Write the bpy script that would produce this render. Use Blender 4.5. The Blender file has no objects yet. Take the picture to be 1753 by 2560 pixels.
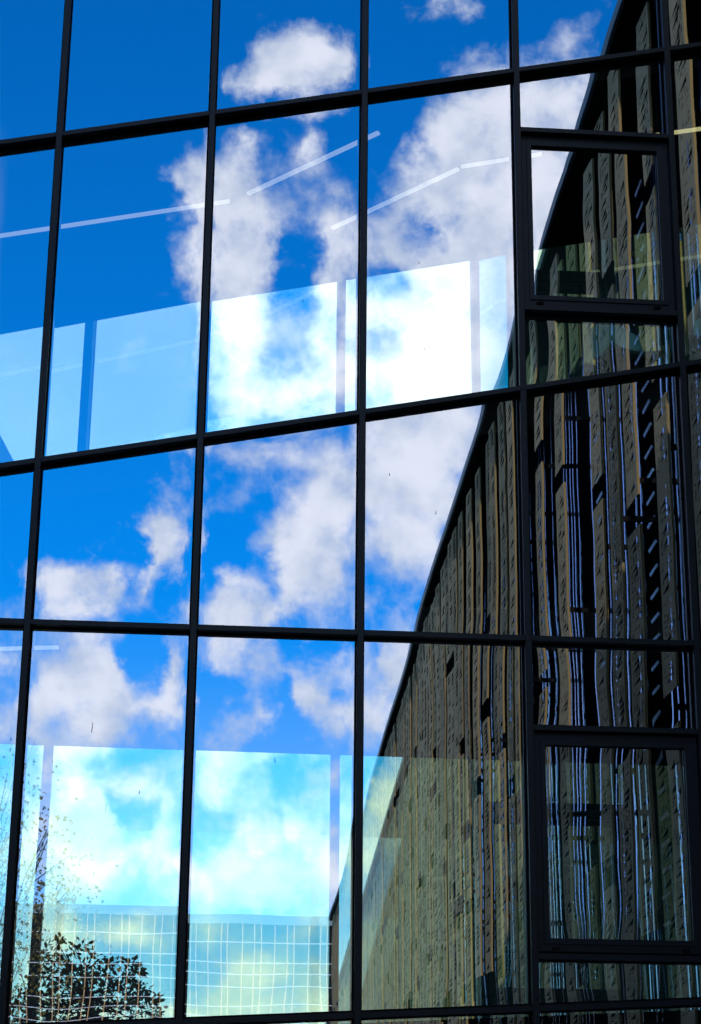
import bpy, bmesh, math, random
import numpy as np
from mathutils import Vector, Matrix

rng = random.Random(7)
sc = bpy.context.scene
COL = sc.collection

# ------------------------------------------------------------------ camera
CAM = Vector((0.0, -17.2, 1.6))
YAW, PITCH, ROLL = 0.07326313, 0.33685687, 0.00974008
FPX = 4980.0                                   # focal length in pixels of a 1753 x 2560 picture
fw = Vector((math.sin(YAW) * math.cos(PITCH), math.cos(YAW) * math.cos(PITCH), math.sin(PITCH)))
rt0 = Vector((math.cos(YAW), -math.sin(YAW), 0))
up0 = rt0.cross(fw)
rt = rt0 * math.cos(ROLL) + up0 * math.sin(ROLL)
up = -rt0 * math.sin(ROLL) + up0 * math.cos(ROLL)
cam = bpy.data.cameras.new('camera')
cam.sensor_fit = 'VERTICAL'
cam.sensor_height = 36.0
cam.lens = 36.0 * FPX / 2560.0
cam.clip_start = 0.1
cam.clip_end = 4000
camo = bpy.data.objects.new('camera', cam)
COL.objects.link(camo)
camo.matrix_world = Matrix(((rt.x, up.x, -fw.x, CAM.x), (rt.y, up.y, -fw.y, CAM.y), (rt.z, up.z, -fw.z, CAM.z), (0, 0, 0, 1)))
sc.camera = camo

# ------------------------------------------------------------------ exposure
sc.view_settings.view_transform = 'Standard'
sc.view_settings.look = 'None'
sc.view_settings.gamma = 1.0
sc.view_settings.use_curve_mapping = False
sc.view_settings.exposure = 0.85
sc.cycles.max_bounces = 14
sc.cycles.diffuse_bounces = 3
sc.cycles.glossy_bounces = 8
sc.cycles.transmission_bounces = 8
sc.cycles.transparent_max_bounces = 24
sc.cycles.use_denoising = True
sc.cycles.caustics_reflective = False
sc.cycles.caustics_refractive = False

# ------------------------------------------------------------------ sun
SUN_EL = math.radians(15)
SUN_DIR = Vector((-0.07 * math.cos(SUN_EL), 0.9975 * math.cos(SUN_EL), math.sin(SUN_EL)))
sun = bpy.data.lights.new('sun', 'SUN')
sun.energy = 4.0
sun.angle = math.radians(0.5)
sun.color = (1.0, 0.9, 0.74)
suno = bpy.data.objects.new('sun', sun)
COL.objects.link(suno)
suno.rotation_euler = SUN_DIR.to_track_quat('Z', 'Y').to_euler()

# ------------------------------------------------------------------ sky with clouds
world = bpy.data.worlds.new('World')
sc.world = world
world.use_nodes = True


class Nodes:
    def __init__(self, tree):
        self.t = tree
        tree.nodes.clear()

    def n(self, kind, **kw):
        nd = self.t.nodes.new(kind)
        for k, v in kw.items():
            setattr(nd, k, v)
        return nd

    def put(self, sock, v):
        if hasattr(v, 'is_linked'):
            self.t.links.new(v, sock)
        elif v is not None:
            sock.default_value = v

    def m(self, op, a, b=None, c=None, clamp=False):
        nd = self.n('ShaderNodeMath', operation=op, use_clamp=clamp)
        for i, v in enumerate((a, b, c)):
            self.put(nd.inputs[i], v)
        return nd.outputs[0]

    def v(self, op, a, b=None, out=0):
        nd = self.n('ShaderNodeVectorMath', operation=op)
        self.put(nd.inputs[0], a)
        if b is not None:
            self.put(nd.inputs[1], b)
        return nd.outputs[out]

    def mix(self, f, a, b, blend='MIX'):
        nd = self.n('ShaderNodeMix', data_type='RGBA', blend_type=blend)
        self.put(nd.inputs[0], f)
        self.put(nd.inputs[6], a)
        self.put(nd.inputs[7], b)
        return nd.outputs[2]

    def noise(self, vec, scale, detail=4, rough=0.55, dist=0.0, out=0):
        nd = self.n('ShaderNodeTexNoise')
        self.put(nd.inputs['Vector'], vec)
        nd.inputs['Scale'].default_value = scale
        nd.inputs['Detail'].default_value = detail
        nd.inputs['Roughness'].default_value = rough
        nd.inputs['Distortion'].default_value = dist
        return nd.outputs[out]

    def ss(self, x, a, b, lo=0.0, hi=1.0):
        nd = self.n('ShaderNodeMapRange', interpolation_type='SMOOTHSTEP')
        self.put(nd.inputs[0], x)
        nd.inputs[1].default_value = a
        nd.inputs[2].default_value = b
        nd.inputs[3].default_value = lo
        nd.inputs[4].default_value = hi
        return nd.outputs[0]


# clouds of this afternoon: (x, y, half width, half height, amount) on the picture of the sky in the glass, 1591 x 2323
CLOUDS = [
    (655, 150, 95, 62, 1.0), (585, 182, 75, 26, .75), (735, 150, 70, 55, .9), (670, 195, 120, 35, .8), (690, 110, 50, 35, .6),
    (1020, 5, 75, 34, .9), (1090, 135, 85, 16, .42), (1258, 95, 55, 42, .5), (1330, 45, 55, 40, .45),
    (440, 345, 48, 30, .65), (520, 370, 78, 65, .8), (450, 410, 45, 45, .55), (540, 320, 45, 22, .6),
    (520, 520, 100, 80, .95), (520, 610, 75, 90, .9), (585, 540, 40, 50, .6), (500, 460, 50, 50, .75),
    (705, 290, 26, 62, .48), (640, 350, 55, 22, .42), (620, 285, 30, 18, .3), (710, 325, 40, 24, .4),
    (690, 440, 62, 80, .52), (770, 420, 52, 65, .48), (745, 500, 65, 38, .55), (770, 570, 62, 70, .85), (735, 600, 38, 50, .6),
    (1085, 250, 75, 60, .8), (1050, 320, 105, 85, 1.0), (1120, 380, 90, 120, 1.0), (980, 290, 38, 40, .5), (1000, 425, 110, 60, .8),
    (900, 500, 75, 45, .65), (1090, 520, 90, 90, .9), (1030, 560, 75, 45, .75), (930, 580, 75, 45, .55),
    (1250, 225, 95, 70, 1.0), (1310, 225, 55, 60, .95), (1270, 300, 60, 40, .8), (1225, 370, 75, 100, .95), (1212, 480, 60, 90, .9), (1195, 570, 55, 80, .8),
    (520, 770, 60, 70, .8), (600, 905, 110, 50, .75), (680, 800, 100, 90, .42), (600, 700, 80, 40, .35), (760, 850, 60, 90, .4),
    (1000, 690, 190, 120, .9), (1000, 830, 190, 120, .95), (655, 750, 55, 80, .3), (300, 840, 160, 30, .25), (330, 790, 70, 40, .3),
    (960, 1050, 105, 85, .95), (870, 1010, 60, 60, .5), (1060, 1000, 95, 80, .6), (900, 1190, 85, 80, .75), (870, 1110, 55, 55, .6),
    (980, 1170, 90, 55, .6), (940, 1270, 95, 40, .5), (1000, 1340, 80, 36, .4), (880, 1340, 60, 50, .5), (900, 1410, 60, 50, .5),
    (640, 1020, 190, 55, .5), (740, 1090, 90, 60, .6), (560, 1050, 80, 45, .45), (735, 1160, 85, 50, .6), (640, 1200, 90, 36, .5),
    (580, 1175, 60, 32, .5), (690, 1260, 75, 75, .95), (760, 1300, 60, 70, .8), (640, 1310, 60, 55, .7), (680, 1390, 140, 30, .5),
    (515, 1340, 75, 55, .85), (490, 1390, 70, 40, .7), (585, 1360, 50, 45, .55), (487, 1168, 30, 28, .6), (517, 1220, 32, 8, .5),
    (405, 1075, 26, 55, .55), (430, 1020, 35, 45, .4), (365, 1215, 55, 60, 1.0), (400, 1245, 55, 55, .8), (345, 1310, 26, 70, .72), (330, 1230, 30, 40, .6),
    (150, 1330, 75, 55, 1.0), (110, 1320, 45, 50, .85), (215, 1345, 70, 50, .95), (270, 1300, 30, 45, .65), (300, 1330, 30, 60, .45),
    (25, 1385, 30, 45, .3), (95, 1170, 30, 8, .2),
    (160, 1450, 75, 45, .85), (290, 1455, 45, 32, .5), (30, 1480, 50, 40, .5), (390, 1460, 35, 40, .5),
    (235, 1525, 80, 45, .95), (135, 1560, 75, 55, .75), (115, 1640, 130, 60, .75), (330, 1620, 95, 55, .65), (215, 1610, 75, 60, .6),
    (390, 1545, 40, 60, .7), (370, 1600, 50, 40, .55), (505, 1475, 80, 44, 1.1), (620, 1530, 42, 22, .95), (690, 1480, 66, 36, 1.05), (775, 1490, 35, 34, .55),
    (565, 1600, 55, 34, 1.1), (700, 1568, 42, 22, 1.1), (480, 1660, 50, 34, .75), (720, 1635, 95, 45, .72), (780, 1600, 40, 60, .5), (560, 1665, 60, 24, .4),
    (870, 1520, 45, 90, .75), (850, 1650, 40, 60, .6), (920, 1500, 60, 60, .6),
    (288, 1794, 60, 34, .7), (359, 1768, 70, 32, .7), (308, 1901, 50, 32, .5), (564, 1891, 85, 44, .8), (493, 1779, 60, 32, .65), (692, 1840, 50, 50, .6), (564, 1963, 70, 34, .7),
    (470, 1978, 60, 30, .7), (120, 1760, 90, 50, .8), (90, 1880, 70, 60, .6), (200, 1990, 120, 40, .75), (740, 1740, 60, 40, .6), (730, 1970, 70, 60, .8), (350, 2010, 130, 30, .7), (860, 1850, 60, 90, .8), (620, 2030, 160, 40, .8),
    (650, 1110, 190, 120, .20), (950, 1150, 150, 220, .24), (200, 1570, 170, 90, .22), (640, 1560, 200, 110, .14),
    (400, 1880, 480, 190, .20), (545, 180, 40, 12, .5),
    (-150, 1500, 150, 200, .6), (-300, 1700, 150, 200, .5), (500, -330, 200, 90, .7), (900, -250, 160, 70, .6),
]
HOLES = [(965, 520, 42, 40, .55), (862, 610, 60, 26, .5), (1000, 245, 34, 30, .35), (865, 235, 60, 60, .3), (640, 1125, 22, 12, .45), (580, 1150, 25, 20, .25),
         (500, 1250, 30, 55, .45), (600, 1330, 24, 22, .4), (775, 1260, 18, 14, .3), (880, 1325, 26, 18, .4), (930, 955, 26, 22, .35), (700, 1450, 30, 20, .35), (960, 990, 14, 12, .3),
         (700, 520, 30, 60, .3), (305, 1255, 32, 60, .5), (255, 1400, 60, 14, .4), (640, 1575, 26, 40, .5), (525, 1535, 60, 18, .6), (445, 1560, 18, 70, .4), (330, 1500, 24, 60, .45), (60, 1240, 40, 60, .4), (620, 1250, 22, 40, .35), (450, 1290, 16, 60, .3), (740, 1540, 40, 18, .5), (820, 1440, 18, 30, .3), (880, 1380, 30, 20, .35), (640, 1440, 22, 22, .4), (640, 590, 25, 60, .35), (310, 1500, 40, 40, .4), (640, 1640, 40, 40, .3), (500, 1580, 26, 40, .4)]
NU, NR = 63, 48
AZ0, AZ1 = -15.0, 15.5            # degrees of azimuth covered by the cloud table
EL1, EL0 = 38.0, 3.0


def glass_px(az, el):
    """where a sky direction (azimuth from -y, elevation; degrees) is seen in the facade glass"""
    a, e = math.radians(az), math.radians(el)
    d = Vector((math.sin(a) * math.cos(e), math.cos(a) * math.cos(e), math.sin(e)))
    z = d.dot(fw)
    s = 1591 / 1753
    return (876.5 + FPX * d.dot(rt) / z) * s, (1280 - FPX * d.dot(up) / z) * s


cov = np.zeros((NR, NU))
for r in range(NR):
    for c in range(NU):
        x, y = glass_px(AZ0 + (AZ1 - AZ0) * c / (NU - 1), EL1 + (EL0 - EL1) * r / (NR - 1))
        s = 0.0
        for bx, by, bw, bh, a in CLOUDS:
            if 950 < by < 1700:
                bw, bh = bw * .93, bh * .93
            q = ((x - bx) / bw) ** 2 + ((y - by) / bh) ** 2
            if q < 8:
                s = s + a * math.exp(-q * 0.75) * (1 - 0.45 * min(s, 1))
        for bx, by, bw, bh, a in HOLES:
            q = ((x - bx) / bw) ** 2 + ((y - by) / bh) ** 2
            if q < 8:
                s -= 1.3 * a * math.exp(-q * 0.75)
        # beyond the part of the sky seen in the glass: the same broken cloud goes on
        if y < -40 or x < -120:
            s += 0.25 * max(0, math.sin(x * .011 + y * .007) * math.sin(y * .013 - x * .004 + 1.0))
        cov[r, c] = min(max(s, 0.0), 1.0)

W = Nodes(world.node_tree)
tc = W.n('ShaderNodeTexCoord').outputs['Generated']
dvec = W.v('NORMALIZE', tc)
sep = W.n('ShaderNodeSeparateXYZ')
W.put(sep.inputs[0], dvec)
az = W.m('ARCTAN2', sep.outputs[0], W.m('MULTIPLY', sep.outputs[1], -1.0))
el = W.m('ARCSINE', sep.outputs[2])
warp = W.noise(dvec, 55, 6, 0.6, out=1)
warp2 = W.noise(dvec, 11, 3, 0.5, out=1)
ws = W.n('ShaderNodeSeparateXYZ')
W.put(ws.inputs[0], W.v('ADD', W.v('SUBTRACT', warp, (.5, .5, .5)), W.v('MULTIPLY', W.v('SUBTRACT', warp2, (.5, .5, .5)), (.25, .25, .25))))
rad = math.pi / 180
azw = W.m('MULTIPLY_ADD', ws.outputs[0], 2.0 * rad, az)
elw = W.m('MULTIPLY_ADD', ws.outputs[1], 1.5 * rad, el)
U = W.m('MULTIPLY_ADD', azw, 1 / ((AZ1 - AZ0) * rad), -AZ0 / (AZ1 - AZ0))
V = W.m('MULTIPLY_ADD', elw, (NR - 1) / ((EL0 - EL1) * rad), -EL1 * (NR - 1) / (EL0 - EL1))
Ul = W.m('MULTIPLY', U, 2.0)                 # the table is kept in two halves of 32 columns each
Ur = W.m('MULTIPLY_ADD', U, 2.0, -1.0)
half = W.m('GREATER_THAN', U, 0.5)


def ramp(j, c0, fac):
    rp = W.n('ShaderNodeValToRGB')
    cr = rp.color_ramp
    cr.interpolation = 'LINEAR'
    while len(cr.elements) < 32:
        cr.elements.new(0.5)
    for c in range(32):
        cr.elements[c].position = c / 31
    for c in range(32):
        cr.elements[c].color = (cov[3 * j, c0 + c], cov[3 * j + 1, c0 + c], cov[3 * j + 2, c0 + c], 1)
    W.put(rp.inputs[0], fac)
    return rp.outputs[0]


cmb = W.n('ShaderNodeCombineXYZ')
for k in range(3):
    W.put(cmb.inputs[k], V)
acc = None
for j in range(NR // 3):
    t = W.v('ABSOLUTE', W.v('SUBTRACT', cmb.outputs[0], (3 * j, 3 * j + 1, 3 * j + 2)))
    wgt = W.v('MAXIMUM', W.v('SUBTRACT', (1, 1, 1), t), (0, 0, 0))
    both = W.mix(half, ramp(j, 0, Ul), ramp(j, 31, Ur))
    dp = W.v('DOT_PRODUCT', both, wgt, out=1)
    acc = dp if acc is None else W.m('ADD', acc, dp)
# generic broken cloud for the rest of the dome
gen = W.ss(W.noise(dvec, 4.2, 3, 0.5), 0.44, 0.60)
inx = W.m('MULTIPLY', W.ss(U, -0.02, 0.06), W.ss(U, 0.94, 1.02, 1.0, 0.0))
iny = W.m('MULTIPLY', W.ss(V, -1, 1.5), W.ss(V, NR - 3, NR - 1, 1.0, 0.0))
inside = W.m('MULTIPLY', inx, iny)
coverage = W.m('ADD', W.m('MULTIPLY', acc, inside), W.m('MULTIPLY', gen, W.m('SUBTRACT', 1.0, inside)))
detail = W.noise(dvec, 50, 8, 0.6)
dens = W.m('MULTIPLY_ADD', W.m('SUBTRACT', detail, 0.5), 1.2, coverage)
alpha = W.ss(dens, 0.27, 1.0, 0.0, 0.94)
lum = W.noise(W.v('ADD', dvec, (.004, .0, .009)), 38, 5, 0.52)
shade = W.ss(W.m('ADD', W.m('MULTIPLY', dens, 0.42), lum), 0.66, 1.12)

SKY_STRENGTH = 0.12
sky = W.n('ShaderNodeTexSky', sky_type='NISHITA')
sky.sun_disc = False
sky.sun_elevation = SUN_EL
sky.sun_rotation = math.atan2(SUN_DIR.x, SUN_DIR.y)
sky.altitude = 100
sky.air_density = 1.0
sky.dust_density = 0.2
sky.ozone_density = 4.0
skyc = W.mix(1.0, sky.outputs[0], (0.015, 1.26, 1.98, 1), 'MULTIPLY')
k = 1.0 / SKY_STRENGTH
cloud = W.mix(shade, (1.0 * k, 1.08 * k, 1.13 * k, 1), (1.54 * k, 1.50 * k, 1.42 * k, 1))
veil = W.m('MULTIPLY', W.ss(az, -8.1 * rad, -6.9 * rad, 0.58, 0.0), W.ss(W.noise(dvec, 9, 3, 0.5), 0.25, 0.65, 0.7, 1.0))
veil = W.m('MULTIPLY', W.m('MULTIPLY', veil, W.m('MULTIPLY', W.ss(el, 4 * rad, 14 * rad), W.ss(el, 26.8 * rad, 30.0 * rad, 1.0, 0.0))), W.ss(az, -80 * rad, -45 * rad))          # veil added beyond the left edge to whiten what the upper-left screens mirror
haze = W.ss(el, 7.5 * rad, 16.5 * rad, 0.42, 0.0)
skyc = W.mix(haze, skyc, (.85 * k, 1.0 * k, 1.15 * k, 1))
skymix = W.mix(alpha, W.mix(veil, skyc, (1.0 * k, 1.05 * k, 1.1 * k, 1)), cloud)
bg = W.n('ShaderNodeBackground')
W.put(bg.inputs[0], skymix)
bg.inputs[1].default_value = SKY_STRENGTH
wo = W.n('ShaderNodeOutputWorld')
W.put(wo.inputs[0], bg.outputs[0])


# ------------------------------------------------------------------ materials
def material(name, color, rough=0.5, metal=0.0, spec=0.5, grain=0.0, scale=8.0, bump=0.0, stretch=(1, 1, 1), emit=None, rand=0.0):
    mt = bpy.data.materials.new(name)
    mt.use_nodes = True
    N = Nodes(mt.node_tree)
    out = N.n('ShaderNodeOutputMaterial')
    p = N.n('ShaderNodeBsdfPrincipled')
    N.put(out.inputs[0], p.outputs[0])
    p.inputs['Roughness'].default_value = rough
    p.inputs['Metallic'].default_value = metal
    p.inputs['Specular IOR Level'].default_value = spec
    c = (*color, 1)
    if grain or bump:
        co = N.v('MULTIPLY', N.n('ShaderNodeTexCoord').outputs['Object'], stretch)
        ns = N.noise(co, scale, 6, 0.6)
        if grain:
            f = N.m('MULTIPLY_ADD', N.m('SUBTRACT', ns, 0.5), 2 * grain, 1.0)
            if rand:
                f = N.m('MULTIPLY', f, N.m('MULTIPLY_ADD', N.n('ShaderNodeObjectInfo').outputs['Random'], 2 * rand, 1 - rand))
            c = N.mix(1.0, c, N.v('MULTIPLY', (1, 1, 1), f), 'MULTIPLY')
        if bump:
            b = N.n('ShaderNodeBump')
            b.inputs['Strength'].default_value = bump
            b.inputs['Distance'].default_value = 0.01
            N.put(b.inputs['Height'], ns)
            N.put(p.inputs['Normal'], b.outputs[0])
    N.put(p.inputs['Base Color'], c)
    if emit:
        p.inputs['Emission Color'].default_value = (*emit[0], 1)
        p.inputs['Emission Strength'].default_value = emit[1]
    return mt


def coated_glass(name, rcol, tcol, diffuse=None):
    """a mirror-coated pane: rcol is mirrored, tcol goes straight through"""
    mt = bpy.data.materials.new(name)
    mt.use_nodes = True
    N = Nodes(mt.node_tree)
    out = N.n('ShaderNodeOutputMaterial')
    g = N.n('ShaderNodeBsdfGlossy')
    g.inputs['Color'].default_value = (*rcol, 1)
    g.inputs['Roughness'].default_value = 0.0
    t = N.n('ShaderNodeBsdfTransparent')
    t.inputs['Color'].default_value = (*tcol, 1)
    m = N.n('ShaderNodeAddShader')
    N.put(m.inputs[0], t.outputs[0])
    N.put(m.inputs[1], g.outputs[0])
    sh = m.outputs[0]
    if diffuse:
        d = N.n('ShaderNodeBsdfDiffuse')
        d.inputs[0].default_value = (*diffuse[1], 1)
        m2 = N.n('ShaderNodeMixShader')
        m2.inputs[0].default_value = diffuse[0]
        N.put(m2.inputs[1], sh)
        N.put(m2.inputs[2], d.outputs[0])
        sh = m2.outputs[0]
    N.put(out.inputs[0], sh)
    return mt


FRAME = material('black_anodised_aluminium', (.0032, .0044, .0066), .40, 0.0, .22, grain=.6, scale=14, bump=.06)
GASKET = material('black_rubber_gasket', (.004, .004, .005), .9, 0, .1)
GLASS = coated_glass('sun_control_glass', (.285, .305, .37), (.64, .68, .60))
EDGE = coated_glass('pane_inner_face', (.005, .005, .005), (.98, .99, .98))
SCREEN = coated_glass('mirror_coated_screen_glass', (.64, .77, .72), (.02, .03, .03), diffuse=(.10, (.4, .8, .8)))
DARK = material('charcoal_interior', (.012, .012, .013), .9, 0, .2, grain=.3, scale=2)
SLAB = material('dark_painted_slab', (.016, .016, .017), .9, 0, .2, grain=.3, scale=3)
LAMP = material('lit_lamp_diffuser', (.8, .8, .8), .5, emit=((1, .98, .95), .18))
LAMPW = material('warm_lamp_diffuser', (.8, .8, .7), .5, emit=((1, .90, .50), .34))
LAMPBODY = material('lamp_housing', (.03, .03, .03), .5)
CLAD = material('bronze_perforated_metal', (.41, .365, .225), .9, 0.0, .0, grain=.16, scale=4, stretch=(1, 1, .25), rand=.16)
CLADEDGE = material('bronze_panel_return', (.21, .155, .068), .9, 0.0, .0, grain=.15, scale=6, stretch=(1, 1, .3))  # coloured darker than the strip face to dim its sunlit edge
WALLGLASS = material('dark_wall_glazing', (.004, .004, .005), .9, 0, .0)
TRIM = material('sky_tinted_trim', (.10, .29, .66), .14, 1.0, .5, grain=.12, scale=12)  # blue of the mirrored sky is put into the metal colour
SLATMETAL = material('sky_tinted_slat_metal', (.035, .09, .17), .3, 1.0, .5, grain=.2, scale=10)  # darker than the trim to dim its glints, sky blue in the colour
COPING = material('dark_teal_coping', (.02, .10, .13), .5, .0, .5)
SOFFIT = material('black_soffit', (.006, .006, .007), .9, 0, .1)
OFFICE = material('dark_office_glass', (.006, .007, .009), .8, 0, 0)
BAND = material('white_spandrel_band', (.34, .38, .42), .5, 0, .3, grain=.1, scale=.4)
FIN = material('tan_facade_fin', (.36, .22, .10), .6, 0, .3, grain=.2, scale=1)
LEAF = material('dark_green_leaves', (.12, .17, .05), .55, 0, .3, grain=.5, scale=1.3)
LEAF2 = material('autumn_olive_leaves', (.13, .115, .04), .55, 0, .3, grain=.55, scale=1.6)
BARK = material('tree_bark', (.03, .024, .018), .9, 0, .2, grain=.4, scale=6, bump=.5)
PAVING = material('grey_paving', (.16, .155, .15), .85, 0, .3, grain=.25, scale=1.5, bump=.2)
CHAIR = material('pale_teal_shell', (.22, .52, .50), .4, 0, .5, grain=.1)
DIRT = material('dried_dirt', (.02, .018, .015), .9, 0, .1)
STONE = material('dark_grey_cladding', (.05, .05, .055), .7, 0, .3, grain=.2)


# ------------------------------------------------------------------ building helpers
def tag(o, label=None, cat=None, group=None, kind=None):
    if label:
        o['label'] = label
    if cat:
        o['category'] = cat
    if group:
        o['group'] = group
    if kind:
        o['kind'] = kind
    return o


def empty(name, loc=(0, 0, 0)):
    o = bpy.data.objects.new(name, None)
    o.empty_display_size = 0.3
    o.location = loc
    COL.objects.link(o)
    return o


def obj(name, me, parent=None, loc=(0, 0, 0), rot=(0, 0, 0)):
    o = bpy.data.objects.new(name, me)
    o.location = loc
    o.rotation_euler = rot
    COL.objects.link(o)
    if parent is not None:
        o.parent = parent
    return o


class MB:
    def __init__(self):
        self.v, self.f, self.mi, self.mats = [], [], [], []

    def mat(self, m):
        if m not in self.mats:
            self.mats.append(m)
        return self.mats.index(m)

    def poly(self, pts, m):
        b = len(self.v)
        self.v += [tuple(p) for p in pts]
        self.f.append(tuple(range(b, b + len(pts))))
        self.mi.append(self.mat(m))

    def hexa(self, p, m):
        """p: 8 points, bottom ring then top ring, counter-clockwise seen from above"""
        b = len(self.v)
        self.v += [tuple(q) for q in p]
        i = self.mat(m)
        for f in ((0, 3, 2, 1), (4, 5, 6, 7), (0, 1, 5, 4), (1, 2, 6, 5), (2, 3, 7, 6), (3, 0, 4, 7)):
            self.f.append(tuple(b + a for a in f))
            self.mi.append(i)

    def box(self, x0, x1, y0, y1, z0, z1, m):
        self.hexa([(x0, y0, z0), (x1, y0, z0), (x1, y1, z0), (x0, y1, z0), (x0, y0, z1), (x1, y0, z1), (x1, y1, z1), (x0, y1, z1)], m)

    def slope(self, x0, x1, y0, y1, b0, b1, t0, t1, m):
        """box whose bottom and top run from b0/t0 at x0 to b1/t1 at x1"""
        self.hexa([(x0, y0, b0), (x1, y0, b1), (x1, y1, b1), (x0, y1, b0), (x0, y0, t0), (x1, y0, t1), (x1, y1, t1), (x0, y1, t0)], m)

    def tube(self, pts, rads, m, n=6):
        b = len(self.v)
        i = self.mat(m)
        pts = [Vector(p) for p in pts]
        for k, p in enumerate(pts):
            d = (pts[min(k + 1, len(pts) - 1)] - pts[max(k - 1, 0)]).normalized()
            a = d.orthogonal().normalized()
            c = d.cross(a)
            for q in range(n):
                t = 2 * math.pi * q / n
                self.v.append(tuple(p + (a * math.cos(t) + c * math.sin(t)) * rads[k]))
        for k in range(len(pts) - 1):
            for q in range(n):
                self.f.append((b + k * n + q, b + k * n + (q + 1) % n, b + (k + 1) * n + (q + 1) % n, b + (k + 1) * n + q))
                self.mi.append(i)

    def mesh(self, name, smooth=False):
        me = bpy.data.meshes.new(name)
        me.from_pydata(self.v, [], self.f)
        for m in self.mats:
            me.materials.append(m)
        me.polygons.foreach_set('material_index', self.mi)
        if smooth:
            me.polygons.foreach_set('use_smooth', [True] * len(self.f))
        me.update()
        return me

    def build(self, name, parent=None, loc=(0, 0, 0), rot=(0, 0, 0), smooth=False):
        return obj(name, self.mesh(name, smooth), parent, loc, rot)


# ------------------------------------------------------------------ ground
g = MB()
g.poly([(-700, -700, 0), (700, -700, 0), (700, 700, 0), (-700, 700, 0)], PAVING)
tag(g.build('ground'), kind='structure')

# ------------------------------------------------------------------ the curtain wall
MX = [-6.03, -4.56, -3.07, -1.595, -0.133, 1.354, 2.866, 4.398, 5.93, 6.78]      # mullion axes
RAILS = [lambda x: 0.20, lambda x: 3.112 + .0538 * x, lambda x: 6.515 - .0030 * x, lambda x: 8.364 + .2004 * x, lambda x: 11.746 + .2157 * x, lambda x: 15.6 + .0 * x]
MW, MD = 0.060, 0.130          # mullion width and depth in front of the glass
wall = empty('curtain_wall', (0, 0, 0))
tag(wall, 'black framed glass curtain wall mirroring blue sky, clouds and a bronze clad building', 'building')


def box_mesh_part(name, x0, x1, y0, y1, z0, z1, m, parent=wall):
    b = MB()
    cx, cy, cz = (x0 + x1) / 2, (y0 + y1) / 2, (z0 + z1) / 2
    b.box(x0 - cx, x1 - cx, y0 - cy, y1 - cy, z0 - cz, z1 - cz, m)
    return b.build(name, parent, (cx, cy, cz))


def mullion_mesh(h):
    b = MB()
    w = MW / 2
    # cap with softened arrises, then the recessed gasket line behind it
    c = 0.004
    prof = [(-w, -.03), (-w, -MD + c), (-w + c, -MD), (w - c, -MD), (w, -MD + c), (w, -.03)]
    for (xa, ya), (xb, yb) in zip(prof[:-1], prof[1:]):
        b.poly([(xa, ya, 0), (xb, yb, 0), (xb, yb, h), (xa, ya, h)], FRAME)
    b.poly([(x, y, 0) for x, y in prof], FRAME)
    b.poly([(x, y, h) for x, y in reversed(prof)], FRAME)
    b.box(-w - .012, w + .012, -.03, .004, 0, h, GASKET)
    b.box(-.046, .046, .03, .17, 0, h, FRAME)
    return b.mesh('mullion')


for k, x in enumerate(MX):
    joint = 8.87 if k == 6 else (7.93 + .02 * rng.uniform(-1, 1))
    for z0, z1 in ((0.0, joint - .003), (joint + .003, 15.9)):
        obj('mullion', mullion_mesh(z1 - z0), wall, (x, 0, z0))
    box_mesh_part('splice_sleeve', x - MW / 2 + .003, x + MW / 2 - .003, -MD + .005, -.035, joint - .03, joint + .03, GASKET)


def transom(xa, xb, za, zb, parent=wall, name='transom', back=True):
    """za, zb: top of the black lip at both ends"""
    b = MB()
    xc, zc = (xa + xb) / 2, (za + zb) / 2
    xa, xb, za, zb = xa - xc, xb - xc, za - zc, zb - zc
    b.slope(xa, xb, -.034, .004, za - .077, zb - .077, za, zb, GASKET)
    b.slope(xa, xb, -.124, -.034, za - .070, zb - .070, za - .024, zb - .024, FRAME)
    if back:
        b.slope(xa, xb, .03, .15, za - .072, zb - .072, za - .006, zb - .006, FRAME)
    return b.build(name, parent, (xc, 0, zc))


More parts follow.
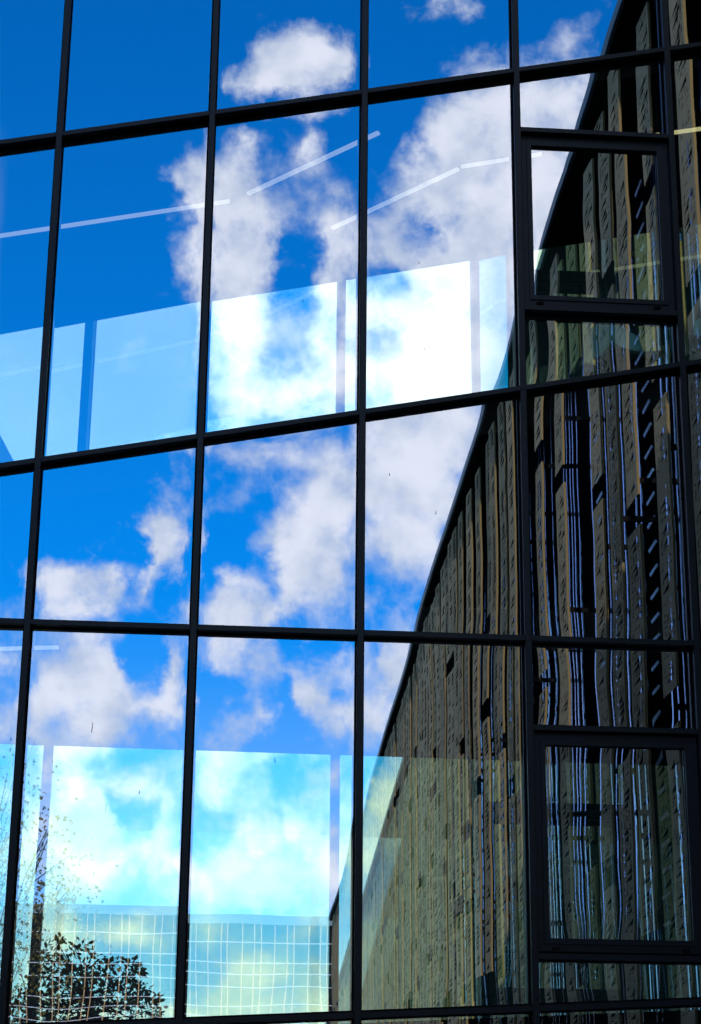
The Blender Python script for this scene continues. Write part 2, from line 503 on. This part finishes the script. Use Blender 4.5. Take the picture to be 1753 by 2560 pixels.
def pane_mesh(p, seed, bend=1.0):
    """a glass pane between four corners (bl, br, tr, tl) of the glass plane, 24 mm thick; its face is a little
    pillowed and drawn in along the edge seal, as double glazing is"""
    r = random.Random(seed)
    n = 26
    t = [(1 - math.cos(math.pi * i / n)) / 2 * .55 + i / n * .45 for i in range(n + 1)]
    bl, br, tr, tl = [Vector(q) for q in p]
    cen = (bl + br + tr + tl) / 4
    w, h = (br - bl).length, (tl - bl).length
    A = r.uniform(-.35, .35) * bend
    tx, tz = r.uniform(-.0014, .0014), r.uniform(-.0014, .0014)
    e_top, e_bot = r.choice((-1, 1)) * r.uniform(.10, .2) * bend, r.choice((-1, 1)) * r.uniform(.08, .16) * bend
    e_l, e_r = r.uniform(.05, .16) * bend, r.uniform(.05, .16) * bend
    ph = [r.uniform(0, 6.28) for _ in range(6)]
    # skew along the upper and lower edge: the reflection swings sideways there
    sk_t, sk_b = r.choice((-1, 1)) * r.uniform(.10, .22) * bend, r.choice((-1, 1)) * r.uniform(.08, .2) * bend
    verts = []
    for j in range(n + 1):
        for i in range(n + 1):
            u, v = t[i], t[j]
            q = (bl * (1 - u) + br * u) * (1 - v) + (tl * (1 - u) + tr * u) * v
            X, Z = u * w, v * h
            d = A * (1 - (2 * u - 1) ** 2) * (1 - (2 * v - 1) ** 2)
            d += e_top * math.exp(-(h - Z) / .05) + e_bot * math.exp(-Z / .05) + e_l * math.exp(-X / .028) + e_r * math.exp(-(w - X) / .028)
            d += (sk_t * math.exp(-(h - Z) / .11) + sk_b * math.exp(-Z / .10)) * math.sin(2 * math.pi * X / (w * .9) + ph[4])
            d += bend * 1.2 * (.030 * math.sin(Z * 6.0 + ph[0]) * math.sin(X * 6.5 + ph[1]) + .014 * math.sin(Z * 11.5 + ph[2]) * math.sin(X * 10.0 + ph[3]) + .006 * math.sin(X * 23 + ph[5]) * math.sin(Z * 4 + ph[0]))
            y = d * .001 + tx * (X - w / 2) + tz * (Z - h / 2)
            verts.append((q.x - cen.x, y - .004, q.z - cen.z))
    faces = [(j * (n + 1) + i, j * (n + 1) + i + 1, (j + 1) * (n + 1) + i + 1, (j + 1) * (n + 1) + i) for j in range(n) for i in range(n)]
    nf = len(faces)
    b0 = len(verts)
    for yy in (.004, .026):
        for q in (bl, br, tr, tl):
            verts.append((q.x - cen.x, yy, q.z - cen.z))
    for a in range(4):
        c = (a + 1) % 4
        faces.append((b0 + a, b0 + c, b0 + 4 + c, b0 + 4 + a))
    faces.append((b0 + 4, b0 + 5, b0 + 6, b0 + 7))
    me = bpy.data.meshes.new('glass_pane')
    me.from_pydata(verts, [], faces)
    me.materials.append(GLASS)
    me.materials.append(EDGE)
    me.polygons.foreach_set('material_index', [0] * nf + [1] * 5)
    me.polygons.foreach_set('use_smooth', [True] * nf + [False] * 5)
    me.update()
    return me, cen


def pane(xa, xb, lo, hi, seed, parent=wall, y=0.0, bend=1.0, parent_loc=(0, 0, 0)):
    g_ = .004
    me, cen = pane_mesh([(xa + g_, 0, lo(xa) + g_), (xb - g_, 0, lo(xb) + g_), (xb - g_, 0, hi(xb) - g_), (xa + g_, 0, hi(xa) - g_)], seed, bend)
    return obj('glass_pane', me, parent, (cen.x - parent_loc[0], y - parent_loc[1], cen.z - parent_loc[2]))


def ring(b, x0, x1, z0, z1, t, y0, y1, m):
    """a mitred rectangular ring"""
    o = [(x0, z0), (x1, z0), (x1, z1), (x0, z1)]
    i = [(x0 + t, z0 + t), (x1 - t, z0 + t), (x1 - t, z1 - t), (x0 + t, z1 - t)]
    for a in range(4):
        c = (a + 1) % 4
        b.poly([(*o[a][:1], y0, o[a][1]), (o[c][0], y0, o[c][1]), (i[c][0], y0, i[c][1]), (i[a][0], y0, i[a][1])], m)
        b.poly([(o[a][0], y1, o[a][1]), (i[a][0], y1, i[a][1]), (i[c][0], y1, i[c][1]), (o[c][0], y1, o[c][1])], m)
        b.poly([(i[a][0], y0, i[a][1]), (i[c][0], y0, i[c][1]), (i[c][0], y1, i[c][1]), (i[a][0], y1, i[a][1])], m)
        b.poly([(o[a][0], y0, o[a][1]), (o[a][0], y1, o[a][1]), (o[c][0], y1, o[c][1]), (o[c][0], y0, o[c][1])], m)


def opening_window(xa, xb, z0, z1, seed, label):
    """fixed frame > sash, pane, two hinge covers; between two mullions and two short transoms"""
    cx, cz = (xa + xb) / 2, (z0 + z1) / 2
    hw, hh = (xb - xa) / 2, (z1 - z0) / 2
    b = MB()
    ring(b, -hw, hw, -hh, hh, .062, -.050, .012, FRAME)
    w = b.build('opening_window', wall, (cx, 0, cz))
    w['label'] = label
    b = MB()
    ring(b, -hw + .064, hw - .064, -hh + .064, hh - .064, .046, -.064, .004, FRAME)
    ring(b, -hw + .110, hw - .110, -hh + .110, hh - .110, .005, -.022, .0, GASKET)
    b.build('sash', w)
    pane(cx - hw + .112, cx + hw - .112, lambda x: cz - hh + .112, lambda x: cz + hh - .112, seed, w, -.012, 1.25, (cx, 0, cz))
    for s in (-.78, .76):
        b = MB()
        b.box(-.036, .036, -.075, -.051, -.012, .012, FRAME)
        b.box(-.030, .030, -.078, -.0755, -.009, .009, GASKET)
        b.build('hinge_cover', w, (hw * s, 0, -hh + .028))
    return w


WIN_COL = 6
for k in range(len(MX) - 1):
    xa, xb = MX[k] + MW / 2, MX[k + 1] - MW / 2
    for r in range(len(RAILS) - 1):
        lo, hi = RAILS[r], RAILS[r + 1]
        low = lambda x, f=lo: f(x) - (.004 if f is not RAILS[0] else 0)
        high = lambda x, f=hi: f(x) - .074
        seed = 1000 + k * 17 + r * 131
        if k == WIN_COL and r in (1, 3):
            if r == 3:
                zt, zb = lambda x: 11.696, lambda x: 9.772
            else:
                zt, zb = lambda x: 5.688, lambda x: 3.700
            transom(xa, xb, zt(xa), zt(xb))
            transom(xa, xb, zb(xa), zb(xb))
            pane(xa, xb, lambda x: zt(x) - .004, high, seed)
            opening_window(xa, xb, zb(0) + .001, zt(0) - .078, seed + 1,
                           'upper top-hung window with thick black sash' if r == 3 else 'lower top-hung window with thick black sash')
            pane(xa, xb, low, lambda x: zb(x) - .074, seed + 2)
        else:
            pane(xa, xb, low, high, seed, bend=.55 if (k, r) == (5, 2) else .9)
    for r in range(len(RAILS)):
        transom(xa, xb, RAILS[r](xa), RAILS[r](xb))

# dried run marks on the glass
for x, z, l, a in ((-.985, 5.56, .085, .06), (.62, 5.31, .04, -.1), (-.55, 5.0, .035, .1), (.79, 9.75, .02, .1), (1.62, 8.02, .022, -.2), (2.05, 7.66, .03, .1), (1.95, 9.3, .02, .0), (.83, 11.88, .03, -.1), (1.9, 10.2, .02, .3)):
    b = MB()
    b.hexa([(-.0035, -.008, -l / 2), (.0035, -.008, -l / 2), (.0035, -.005, -l / 2), (-.0035, -.005, -l / 2), (-.002, -.008, l / 2), (.002, -.008, l / 2), (.002, -.005, l / 2), (-.002, -.005, l / 2)], DIRT)
    b.build('dirt_streak', wall, (x, 0, z), (0, a, 0))

# body behind and above the glass
HB = 17.6
X0, X1 = MX[0] - .05, MX[-1] + .05
box_mesh_part('parapet_wall', X0, X1, -.02, .25, 15.7, HB, STONE)
box_mesh_part('roof', X0, X1, .25, 12.3, HB - .3, HB, STONE)
box_mesh_part('rear_wall', X0, X1, 12.0, 12.3, 0, HB - .3, DARK)
box_mesh_part('side_wall', X0, X0 + .2, .25, 12.0, 0, HB - .3, DARK)
box_mesh_part('side_wall', X1 - .2, X1, .25, 12.0, 0, HB - .3, DARK)
box_mesh_part('inner_wall', X0 + .2, X1 - .2, 7.0, 7.2, 0, HB - .3, DARK)


# plain block added out of view on the left to shade the near cladding
box_mesh_part('added_shade_block', -22.0, -10.6, -42.0, -.5, 0, 24.0, STONE)


def slab(name, fz, thick, y0=.036, y1=7.0):
    b = MB()
    a, c = X0 + .2, X1 - .2
    b.slope(a, c, y0, y1, fz(a) - thick, fz(c) - thick, fz(a), fz(c), SLAB)
    return b.build(name, wall)


slab('floor_slab', lambda x: RAILS[1](x) - .10, .3)
slab('ceiling_slab', lambda x: RAILS[2](x) + .26, .3)
slab('floor_slab', lambda x: RAILS[3](x) - .10, .3)
slab('ceiling_slab', lambda x: RAILS[4](x) + .06, .28)
CEIL = lambda x: RAILS[4](x) - .24

# ------------------------------------------------------------------ glass partition screens inside
SCREEN_Y = 1.5


def screen(label, edges, bottom, top, tilt, turn=0.0):
    root = empty('glass_screen', (0, SCREEN_Y, 0))
    tag(root, label, 'glass partition', 'mirrored glass screens inside the facade')
    for xa, xb in edges:
        b = MB()
        cx = (xa + xb) / 2
        z0 = min(bottom(xa), bottom(xb))
        b.slope(xa - cx, xb - cx, -.008, .008, bottom(xa) - z0, bottom(xb) - z0, top(xa) - z0, top(xb) - z0, SCREEN)
        spin = 0.0
        if turn and xb < 0:
            spin = turn
        elif turn and 2.6 < xa < 3:
            spin = math.radians(-8)                    # narrow leaf turned to mirror pale sky clear of the window frame
        p = b.build('screen_panel', root, (cx, 0, z0), (-tilt, 0, spin))
        cl = MB()
        cl.slope(xa - cx, xb - cx, -.02, .02, bottom(xa) - z0 - .0, bottom(xb) - z0, bottom(xa) - z0 + .10, bottom(xb) - z0 + .10, LAMPBODY)
        cl.build('floor_clamp', p)
    return root


def spans(gaps, gw, x0, x1):
    e = []
    last = x0
    for gp, w in zip(gaps, gw):
        e.append((last, gp - w / 2))
        last = gp + w / 2
    e.append((last, x1))
    return e


TURN = -3.5  # left leaves turned so they mirror the added veil
joints = [-4.5, -3.1, -1.72, -.2, 1.24, 2.70, 3.15, 4.6, 6.05]
screen('upper row of mirrored glass screens above the second sloping transom', spans(joints, [.004] * 9, -5.7, 6.5),
       lambda x: RAILS[3](x) - .10, lambda x: 10.44 + .221 * x, math.radians(.92), math.radians(TURN))
screen('lower row of mirrored glass screens above the bottom transom', spans(joints, [.004] * 9, -5.7, 6.5),
       lambda x: RAILS[1](x) - .10, lambda x: 5.730 - .0076 * x, math.radians(1.95))


# ------------------------------------------------------------------ ceiling lamps
def linear_lamp(a, c, z, label, m=LAMP, w=.055):
    (xa, ya), (xb, yb) = a, c
    za, zb = z(xa) - .045, z(xb) - .045
    A, B_ = Vector((xa, ya, za)), Vector((xb, yb, zb))
    L = (B_ - A).length
    root = empty('linear_lamp', (A + B_) / 2)
    d = (B_ - A).normalized()
    side = d.cross(Vector((0, 0, 1))).normalized()
    upv = side.cross(d)
    root.matrix_world = Matrix(((d.x, side.x, upv.x, root.location.x), (d.y, side.y, upv.y, root.location.y), (d.z, side.z, upv.z, root.location.z), (0, 0, 0, 1)))
    tag(root, label, 'ceiling lamp', 'linear ceiling lamps behind the glass')
    b = MB()
    b.box(-L / 2, L / 2, -w / 2, w / 2, .006, .05, LAMPBODY)
    b.build('housing', root)
    b = MB()
    b.box(-L / 2 + .004, L / 2 - .004, -w / 2 + .003, w / 2 - .003, -.018, .006, m)
    b.build('diffuser', root)
    for s in (-.35, .35):
        b = MB()
        b.tube([(L * s, 0, .05), (L * s, 0, .075)], [.006, .006], LAMPBODY)
        b.build('hanger', root)


linear_lamp((-2.95, 1.33), (.07, 1.30), CEIL, 'long lit strip lamp running level across the two left bays')
linear_lamp((.25, 1.20), (1.535, .31), CEIL, 'steep lit strip lamp crossing the second mullion from the right, pointing at the glass')
linear_lamp((1.19, 2.28), (2.47, 1.33), CEIL, 'lit strip lamp slanting up beneath the bright cloud')
linear_lamp((2.49, 1.29), (3.35, 1.27), CEIL, 'short level lit strip lamp starting beside the upper opening window')
linear_lamp((4.45, 1.22), (6.3, 1.24), CEIL, 'warm yellowish lit strip lamp at the right end of the facade', LAMPW)
linear_lamp((-2.9, .62), (-1.34, .30), lambda x: 6.41, 'lit strip lamp just under the level transom at the left end')


# ------------------------------------------------------------------ shell chairs by the window
def shell_chair(loc, rz, label):
    root = empty('shell_chair', loc)
    root.rotation_euler = (0, 0, rz)
    tag(root, label, 'chair', 'pale shell chairs behind the glass')
    v, f = [], []
    nu, nv = 12, 14
    for j in range(nv + 1):
        s = j / nv
        if s < .45:
            y, z = .28 - .5 * s / .45, .45 - .04 * math.sin(s / .45 * 3.14)
        else:
            q = (s - .45) / .55
            y, z = -.22 - .16 * q, .45 + .62 * q
        w = .29 * (1 - .30 * max(0, (s - .6) / .4) ** 2)
        for i in range(nu + 1):
            u = -1 + 2 * i / nu
            cr = 1 - (u * u) * .25 * (s > .8) * ((s - .8) / .2)
            v.append((u * w, y + .10 * u * u * (s > .4), .45 + (z - .45) * cr + .06 * u * u * (s <= .45)))
    for j in range(nv):
        for i in range(nu):
            a = j * (nu + 1) + i
            f.append((a, a + 1, a + nu + 2, a + nu + 1))
    me = bpy.data.meshes.new('shell')
    me.from_pydata(v, [], f)
    me.materials.append(CHAIR)
    me.polygons.foreach_set('use_smooth', [True] * len(f))
    o = obj('shell', me, root)
    md = o.modifiers.new('thickness', 'SOLIDIFY')
    md.thickness = .014
    for sx in (-1, 1):
        for sy in (-1, 1):
            b = MB()
            b.tube([(sx * .15, sy * .14, .43), (sx * .24, sy * .24, 0)], [.014, .011], LAMPBODY)
            b.build('leg', root)


for x, y, rz, lb in ((4.02, .62, math.pi + .25, 'pale teal shell chair behind the pane below the upper opening window'), (4.98, .60, math.pi - .35, 'grey-teal shell chair in the last bay at the right edge')):
    shell_chair((x, y, RAILS[3](x) - .10), rz, lb)

# ------------------------------------------------------------------ bronze clad building along the yard
XW, KW, HW, LW = 7.0, .019, 23.0, 138.0
clad = empty('clad_building', (XW + 1, 0, 0))
clad.rotation_euler = (0, 0, 0)
tag(clad, 'tall bronze building with perforated metal strips and dark roof overhang, mirrored in the glass', 'building')
ang = math.atan(KW)                                     # the wall opens slightly away from the square
ROOT = Matrix.Translation((XW, 0, 0)) @ Matrix.Rotation(ang, 4, 'Z')
clad.matrix_world = ROOT                                # local frame: -y runs along the wall, -x faces the yard


def cpart(name, x0, x1, y0, y1, z0, z1, m):
    return box_mesh_part(name, x0, x1, y0, y1, z0, z1, m, clad)


cpart('roof', 0, 16, -LW, -1.0, HW - .2, HW, SOFFIT)
cpart('coping', -.07, -.001, -LW, -1.0, HW - .22, HW + .03, COPING)
cpart('glazed_wall', 1.15, 1.4, -LW + .2, -1.2, 0, HW - .21, WALLGLASS)
cpart('rear_wall', 15.6, 16, -LW + .2, -1.2, 0, HW - .21, STONE)
cpart('end_wall', 1.4, 15.6, -LW + .2, -LW + .6, 0, HW - .21, STONE)
cpart('end_wall', 1.4, 15.6, -1.6, -1.2, 0, HW - .21, STONE)

b = MB()
b.box(-.015, .015, -.05, .05, 0, HW - .22, TRIM)
bar_me = b.mesh('glazing_bar')
pr = random.Random(5)
for t in [4.0, 4.7, 6.2, 8.1, 8.6, 10.3, 10.9, 11.5, 13.1, 13.7, 14.3, 16.3, 16.9, 17.4, 19.7, 20.2, 21.4, 22.6, 23.2, 25.0, 26.8, 27.4, 27.8, 28.3, 28.7, 30.6, 31.8, 32.4, 32.8, 35.1, 37.3, 39.6, 41.8, 44.0, 47.0, 51.0, 56.0]:
    obj('glazing_bar', bar_me, clad, (1.10, -t, 0))
b = MB()
b.box(-.012, .012, -.34, .34, -.03, .03, SLATMETAL)
slat_me = b.mesh('louvre_slat')
for t in (23.9, 18.6):
    z = 6.0
    while z < HW - 1.5:
        obj('louvre_slat', slat_me, clad, (1.05, -t, z), (0, math.radians(-18), 0))
        z += .48

# perforated strips: right-angled triangular holes of several sizes, cut as geometry
PW, PT = .84, .05


def strip_mesh(L, seed, bold=False):
    r = random.Random(seed)
    v, f, mi = [], [], []

    def quad(y0, y1, z0, z1, m=0):
        b_ = len(v)
        v.extend([(0, y0, z0), (0, y1, z0), (0, y1, z1), (0, y0, z1)])
        f.append((b_, b_ + 3, b_ + 2, b_ + 1))
        mi.append(m)

    def holed(y0, y1, z0, z1, fill):
        dy, dz = (y1 - y0), (z1 - z0)
        a, c = (1 - fill) / 2, (1 + fill) / 2
        b_ = len(v)
        v.extend([(0, y0, z0), (0, y1, z0), (0, y1, z1), (0, y0, z1)])
        v.extend([(0, y0 + a * dy, z0 + a * dz), (0, y0 + c * dy, z0 + a * dz), (0, y0 + c * dy, z0 + c * dz)])
        for t in ((0, 1, 5, 4), (1, 2, 6, 5), (2, 3, 6), (3, 0, 4), (3, 4, 6)):
            f.append(tuple(b_ + q for q in reversed(t)))
            mi.append(0)

    def dots(y0, y1, z0, z1, ny, nz, p):
        dy, dz = (y1 - y0) / ny, (z1 - z0) / nz
        for a in range(ny):
            for c in range(nz):
                q = (y0 + a * dy, y0 + (a + 1) * dy, z0 + c * dz, z0 + (c + 1) * dz)
                if r.random() < p:
                    holed(*q, .66)
                else:
                    quad(*q)

    def small(y0, y1, z0, z1):
        x = r.random()
        if x < .36:
            holed(y0, y1, z0, z1, r.choice((.85, .7)))
        elif x < .70:
            dots(y0, y1, z0, z1, 2, 2, .6)
        else:
            quad(y0, y1, z0, z1)

    def row(z0, z1, y0, y1):
        w, zm = y1 - y0, (z0 + z1) / 2
        x = r.random()
        if x < (.56 if bold else .42):                                     # one large triangle
            a = y0 + w * r.choice((.0, .1) if bold else (.0, .1, .24, .36))
            c = min(a + w * r.choice((.9, .8, .7) if bold else (.74, .64, .5)), y1)
            holed(a, c, z0, z1, .98)
            if a > y0 + .01:
                small(y0, a, z0, zm)
                small(y0, a, zm, z1)
            if c < y1 - .01:
                small(c, y1, z0, zm)
                small(c, y1, zm, z1)
        elif x < .84:                                   # a spread of small ones
            k = 4
            for a in range(k):
                small(y0 + w * a / k, y0 + w * (a + 1) / k, z0, zm)
                small(y0 + w * a / k, y0 + w * (a + 1) / k, zm, z1)
        else:
            quad(y0, y1, z0, z1)

    ch = .15 if bold else .115
    n = int((L - .06) / ch)
    e = (L - n * ch) / 2
    quad(0, PW, 0, e)
    quad(0, PW, L - e, L)
    quad(0, .06, e, L - e)
    quad(PW - .08, PW, e, L - e)
    for k in range(n):
        row(e + k * ch, e + (k + 1) * ch, .06, PW - .08)
    # returns
    b_ = len(v)
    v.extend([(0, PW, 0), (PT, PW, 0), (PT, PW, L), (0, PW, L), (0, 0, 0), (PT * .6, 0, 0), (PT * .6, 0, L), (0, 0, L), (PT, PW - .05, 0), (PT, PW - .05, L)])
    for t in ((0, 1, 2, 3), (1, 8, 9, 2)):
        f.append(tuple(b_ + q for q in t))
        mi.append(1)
    f.append((b_ + 4, b_ + 7, b_ + 6, b_ + 5))
    mi.append(0)
    me = bpy.data.meshes.new('cladding_strip')
    me.from_pydata(v, [], f)
    me.materials.append(CLAD)
    me.materials.append(CLADEDGE)
    me.polygons.foreach_set('material_index', mi)
    me.update()
    return me


LENS = (3.4, 5.2, 7.1, 9.0)
STRIPS = {L: [strip_mesh(L, int(L * 10) + s) for s in range(3)] for L in LENS}
BOLD = {L: [strip_mesh(L, 90 + int(L * 10) + s, True) for s in range(3)] for L in LENS}
cols = [4.6, 6.4, 8.6, 10.7, 14.15, 15.9, 18.05, 19.8, 24.3, 27.4, 31.0, 33.4, 35.0, 36.2, 38.3, 40.4, 42.8, 44.4, 45.6, 47.0, 48.2, 49.9, 51.1, 52.3]
while cols[-1] < LW - 4:
    cols.append(cols[-1] + pr.choice((1.0, 1.1, 1.2, 1.5)))
n_strips = 0
for t in cols:
    z = HW - .36 - pr.choice((.0, .05, .12, .2))
    off = pr.choice((.12, .16, .22, .30)) if t < 40 else pr.choice((.12, .14, .17))
    while z > 1.2 and n_strips < 298:
        L = pr.choice(LENS if t < 90 else LENS[1:])
        L = min((q for q in LENS), key=lambda q: abs(q - L))
        if z - L < 0:
            break
        me = pr.choice(STRIPS[L] if t < 27 else BOLD[L])
        obj('cladding_strip', me, clad, (off, -t - PW / 2, z - L), (0, 0, math.radians(-3 + pr.uniform(-1, 1) if t < 60 else -1)))
        n_strips += 1
        z -= L + pr.choice((.0, .42, .5, .55))
    # brackets that carry the strip
    if t < 45:
        for zz in (4.5, 9.2, 13.8, 18.3):
            cpart('strip_bracket', off + .1, 1.1, -t - .05, -t + .01, zz + t * .01, zz + .10 + t * .01, SOFFIT)

# ------------------------------------------------------------------ office block across the far end of the yard
OY, OH = -182.0, 28.3
office = empty('office_block', (-16, OY, 0))
tag(office, 'distant dark office block with white floor bands and tan fins, mirrored at bottom left', 'building')
b = MB()
b.box(-40, 31, -20, 0, 0, OH, OFFICE)
b.build('glass_body', office)
b = MB()
b.box(-40.2, 31.2, -20.2, .35, OH, OH + .9, COPING)
b.build('roof_edge', office)
band_me = MB()
band_me.box(-39.9, 30.9, 0, .16, -.042, .042, BAND)
band_me = band_me.mesh('floor_band')
z, i = OH - 1.75, 0
while z > 1:
    obj('floor_band', band_me, office, (0, 0, z))
    z -= (1.95, 1.05, 1.25)[i % 3]
    i += 1
fin_me = MB()
fin_me.box(-.05, .05, .17, .42, .3, OH - .01, FIN)
fin_me = fin_me.mesh('facade_fin')
x = -39.5
i = 0
while x < 30.5:
    obj('facade_fin', fin_me, office, (x, 0, 0))
    x += (1.4, 1.2, .7, 1.25, 1.3, .65)[i % 6] + pr.uniform(-.08, .08)
    i += 1


# ------------------------------------------------------------------ trees
def tree(name, label, base, height, crown_c, crown_r, n_leaf, leaf, m, seed, clumps, squash=.8, group='trees in the yard'):
    r = random.Random(seed)
    root = empty(name, base)
    tag(root, label, 'tree', group)
    tr = MB()
    cc = Vector(crown_c)
    fork = Vector((cc.x * .25, cc.y * .25, height * .36))
    tr.tube([(0, 0, 0), (fork.x * .4, fork.y * .4, fork.z * .5), tuple(fork)], [.26, .20, .16], BARK, 8)
    cl = []
    for i in range(clumps):
        for _ in range(40):
            d = Vector((r.gauss(0, 1), r.gauss(0, 1), r.gauss(0, 1) * .9)).normalized()
            p = cc + Vector((d.x * crown_r, d.y * crown_r, d.z * crown_r * squash)) * (r.random() ** .4)
            if all((p - q).length > crown_r * .18 for q in cl):
                break
        cl.append(p)
    for p in cl:
        mid = fork.lerp(p, .5) + Vector((r.uniform(-.3, .3), r.uniform(-.3, .3), r.uniform(-.1, .5)))
        tr.tube([tuple(fork), tuple(mid), tuple(p)], [.085, .045, .012], BARK, 5)
        for _ in range(3):
            q = p + Vector((r.gauss(0, .6), r.gauss(0, .6), r.gauss(0, .45)))
            tr.tube([tuple(mid.lerp(p, .6)), tuple(q)], [.022, .006], BARK, 4)
    tr.build('trunk', root, smooth=True)
    v, f = [], []
    sig = crown_r * .17
    per = n_leaf // clumps
    for p in cl:
        s = sig * r.uniform(.7, 1.25)
        for _ in range(per):
            c = p + Vector((r.gauss(0, s), r.gauss(0, s), r.gauss(0, s * .8)))
            a = Vector((r.gauss(0, 1), r.gauss(0, 1), r.gauss(-.3, .8))).normalized()
            w = a.orthogonal().normalized()
            w = (Matrix.Rotation(r.uniform(0, 6.28), 3, a) @ w)
            l = leaf * r.uniform(.7, 1.3)
            b_ = len(v)
            # a lobed leaf: five points
            nrm = a.cross(w) * l * .12
            for q in (c, c + a * l * .35 + w * l * .42 + nrm, c + a * l * .55 + w * l * .16, c + a * l, c + a * l * .55 - w * l * .16, c + a * l * .35 - w * l * .42 + nrm):
                v.append(tuple(q))
            f.append((b_, b_ + 1, b_ + 2, b_ + 3, b_ + 4, b_ + 5))
    me = bpy.data.meshes.new('crown')
    me.from_pydata(v, [], f)
    me.materials.append(m)
    obj('crown', me, root)


tree('birch_tree', 'tall airy tree with thin olive foliage mirrored at the lower left edge', (-7.2, -42, 0), 14, (.4, 0, 10.2), 3.7, 3600, .15, LEAF2, 23, 60, 1.15)


# ------------------------------------------------------------------ leafy plant behind the glass, bottom left
def potted_plant():
    r = random.Random(4)
    zf = RAILS[1](-.9) - .10
    root = empty('potted_plant', (-.93, .86, zf))
    tag(root, 'dark leafy plant standing behind the glass at the bottom left', 'plant')
    b = MB()
    n = 16
    for k in range(n):
        a0, a1 = 2 * math.pi * k / n, 2 * math.pi * (k + 1) / n
        p = lambda a, q, z: (math.cos(a) * q, math.sin(a) * q, z)
        b.poly([p(a0, .12, 0), p(a1, .12, 0), p(a1, .16, .20), p(a0, .16, .20)], LAMPBODY)
        b.poly([p(a0, .16, .20), p(a1, .16, .20), p(a1, .14, .20), p(a0, .14, .20)], LAMPBODY)
        b.poly([p(a0, .14, .20), p(a1, .14, .20), p(a1, .13, .17), p(a0, .13, .17)], LAMPBODY)
        b.poly([p(a0, .13, .17), p(a1, .13, .17), (0, 0, .17)], BARK)
    b.build('pot', root)
    st = MB()
    st.tube([(0, 0, .16), (-.02, 0, .36), (-.04, .02, .55)], [.022, .018, .011], BARK, 6)
    v, f = [], []
    # clumps: (x, z, radius)
    for cx, cz, cr in ((-.30, .84, .085), (-.40, .74, .10), (-.12, .78, .10), (-.27, .66, .13), (-.10, .62, .12), (.08, .72, .10), (.20, .66, .09), (.02, .56, .13), (.34, .66, .07), (.42, .60, .08), (.30, .52, .10),
                       (-.42, .56, .12), (-.22, .48, .15), (.14, .44, .14), (.46, .44, .08), (.55, .38, .08), (-.50, .42, .13), (-.05, .38, .16), (.34, .36, .12), (.60, .30, .06), (-.36, .32, .14), (-.60, .36, .10), (-.70, .30, .09)):
        cy = r.uniform(-.14, .14)
        st.tube([(-.03, .01, .34 + .1 * r.random()), (cx * .55, cy * .5, cz * .72), (cx, cy, cz)], [.010, .006, .0025], BARK, 5)
        for _ in range(int(34 * (cr / .1) ** 1.2)):
            c = Vector((cx + r.gauss(0, cr * .40), cy + r.gauss(0, cr * .5), cz + r.gauss(0, cr * .34)))
            a = (Vector((r.gauss(0, 1), r.gauss(0, .7), r.gauss(0, .8))) + (c - Vector((cx, cy, cz))) * 14).normalized()
            w = Matrix.Rotation(r.uniform(0, 6.28), 3, a) @ a.orthogonal().normalized()
            l = r.uniform(.044, .074)
            nn = a.cross(w) * l * .14
            b_ = len(v)
            for q in (c, c + a * l * .3 + w * l * .2 + nn, c + a * l * .68 + w * l * .24 + nn, c + a * l, c + a * l * .68 - w * l * .24 + nn, c + a * l * .3 - w * l * .2 + nn):
                v.append(tuple(q))
            f.append(tuple(range(b_, b_ + 6)))
    st.build('stem', root, smooth=True)
    me = bpy.data.meshes.new('foliage')
    me.from_pydata(v, [], f)
    me.materials.append(LEAF)
    obj('foliage', me, root)


potted_plant()
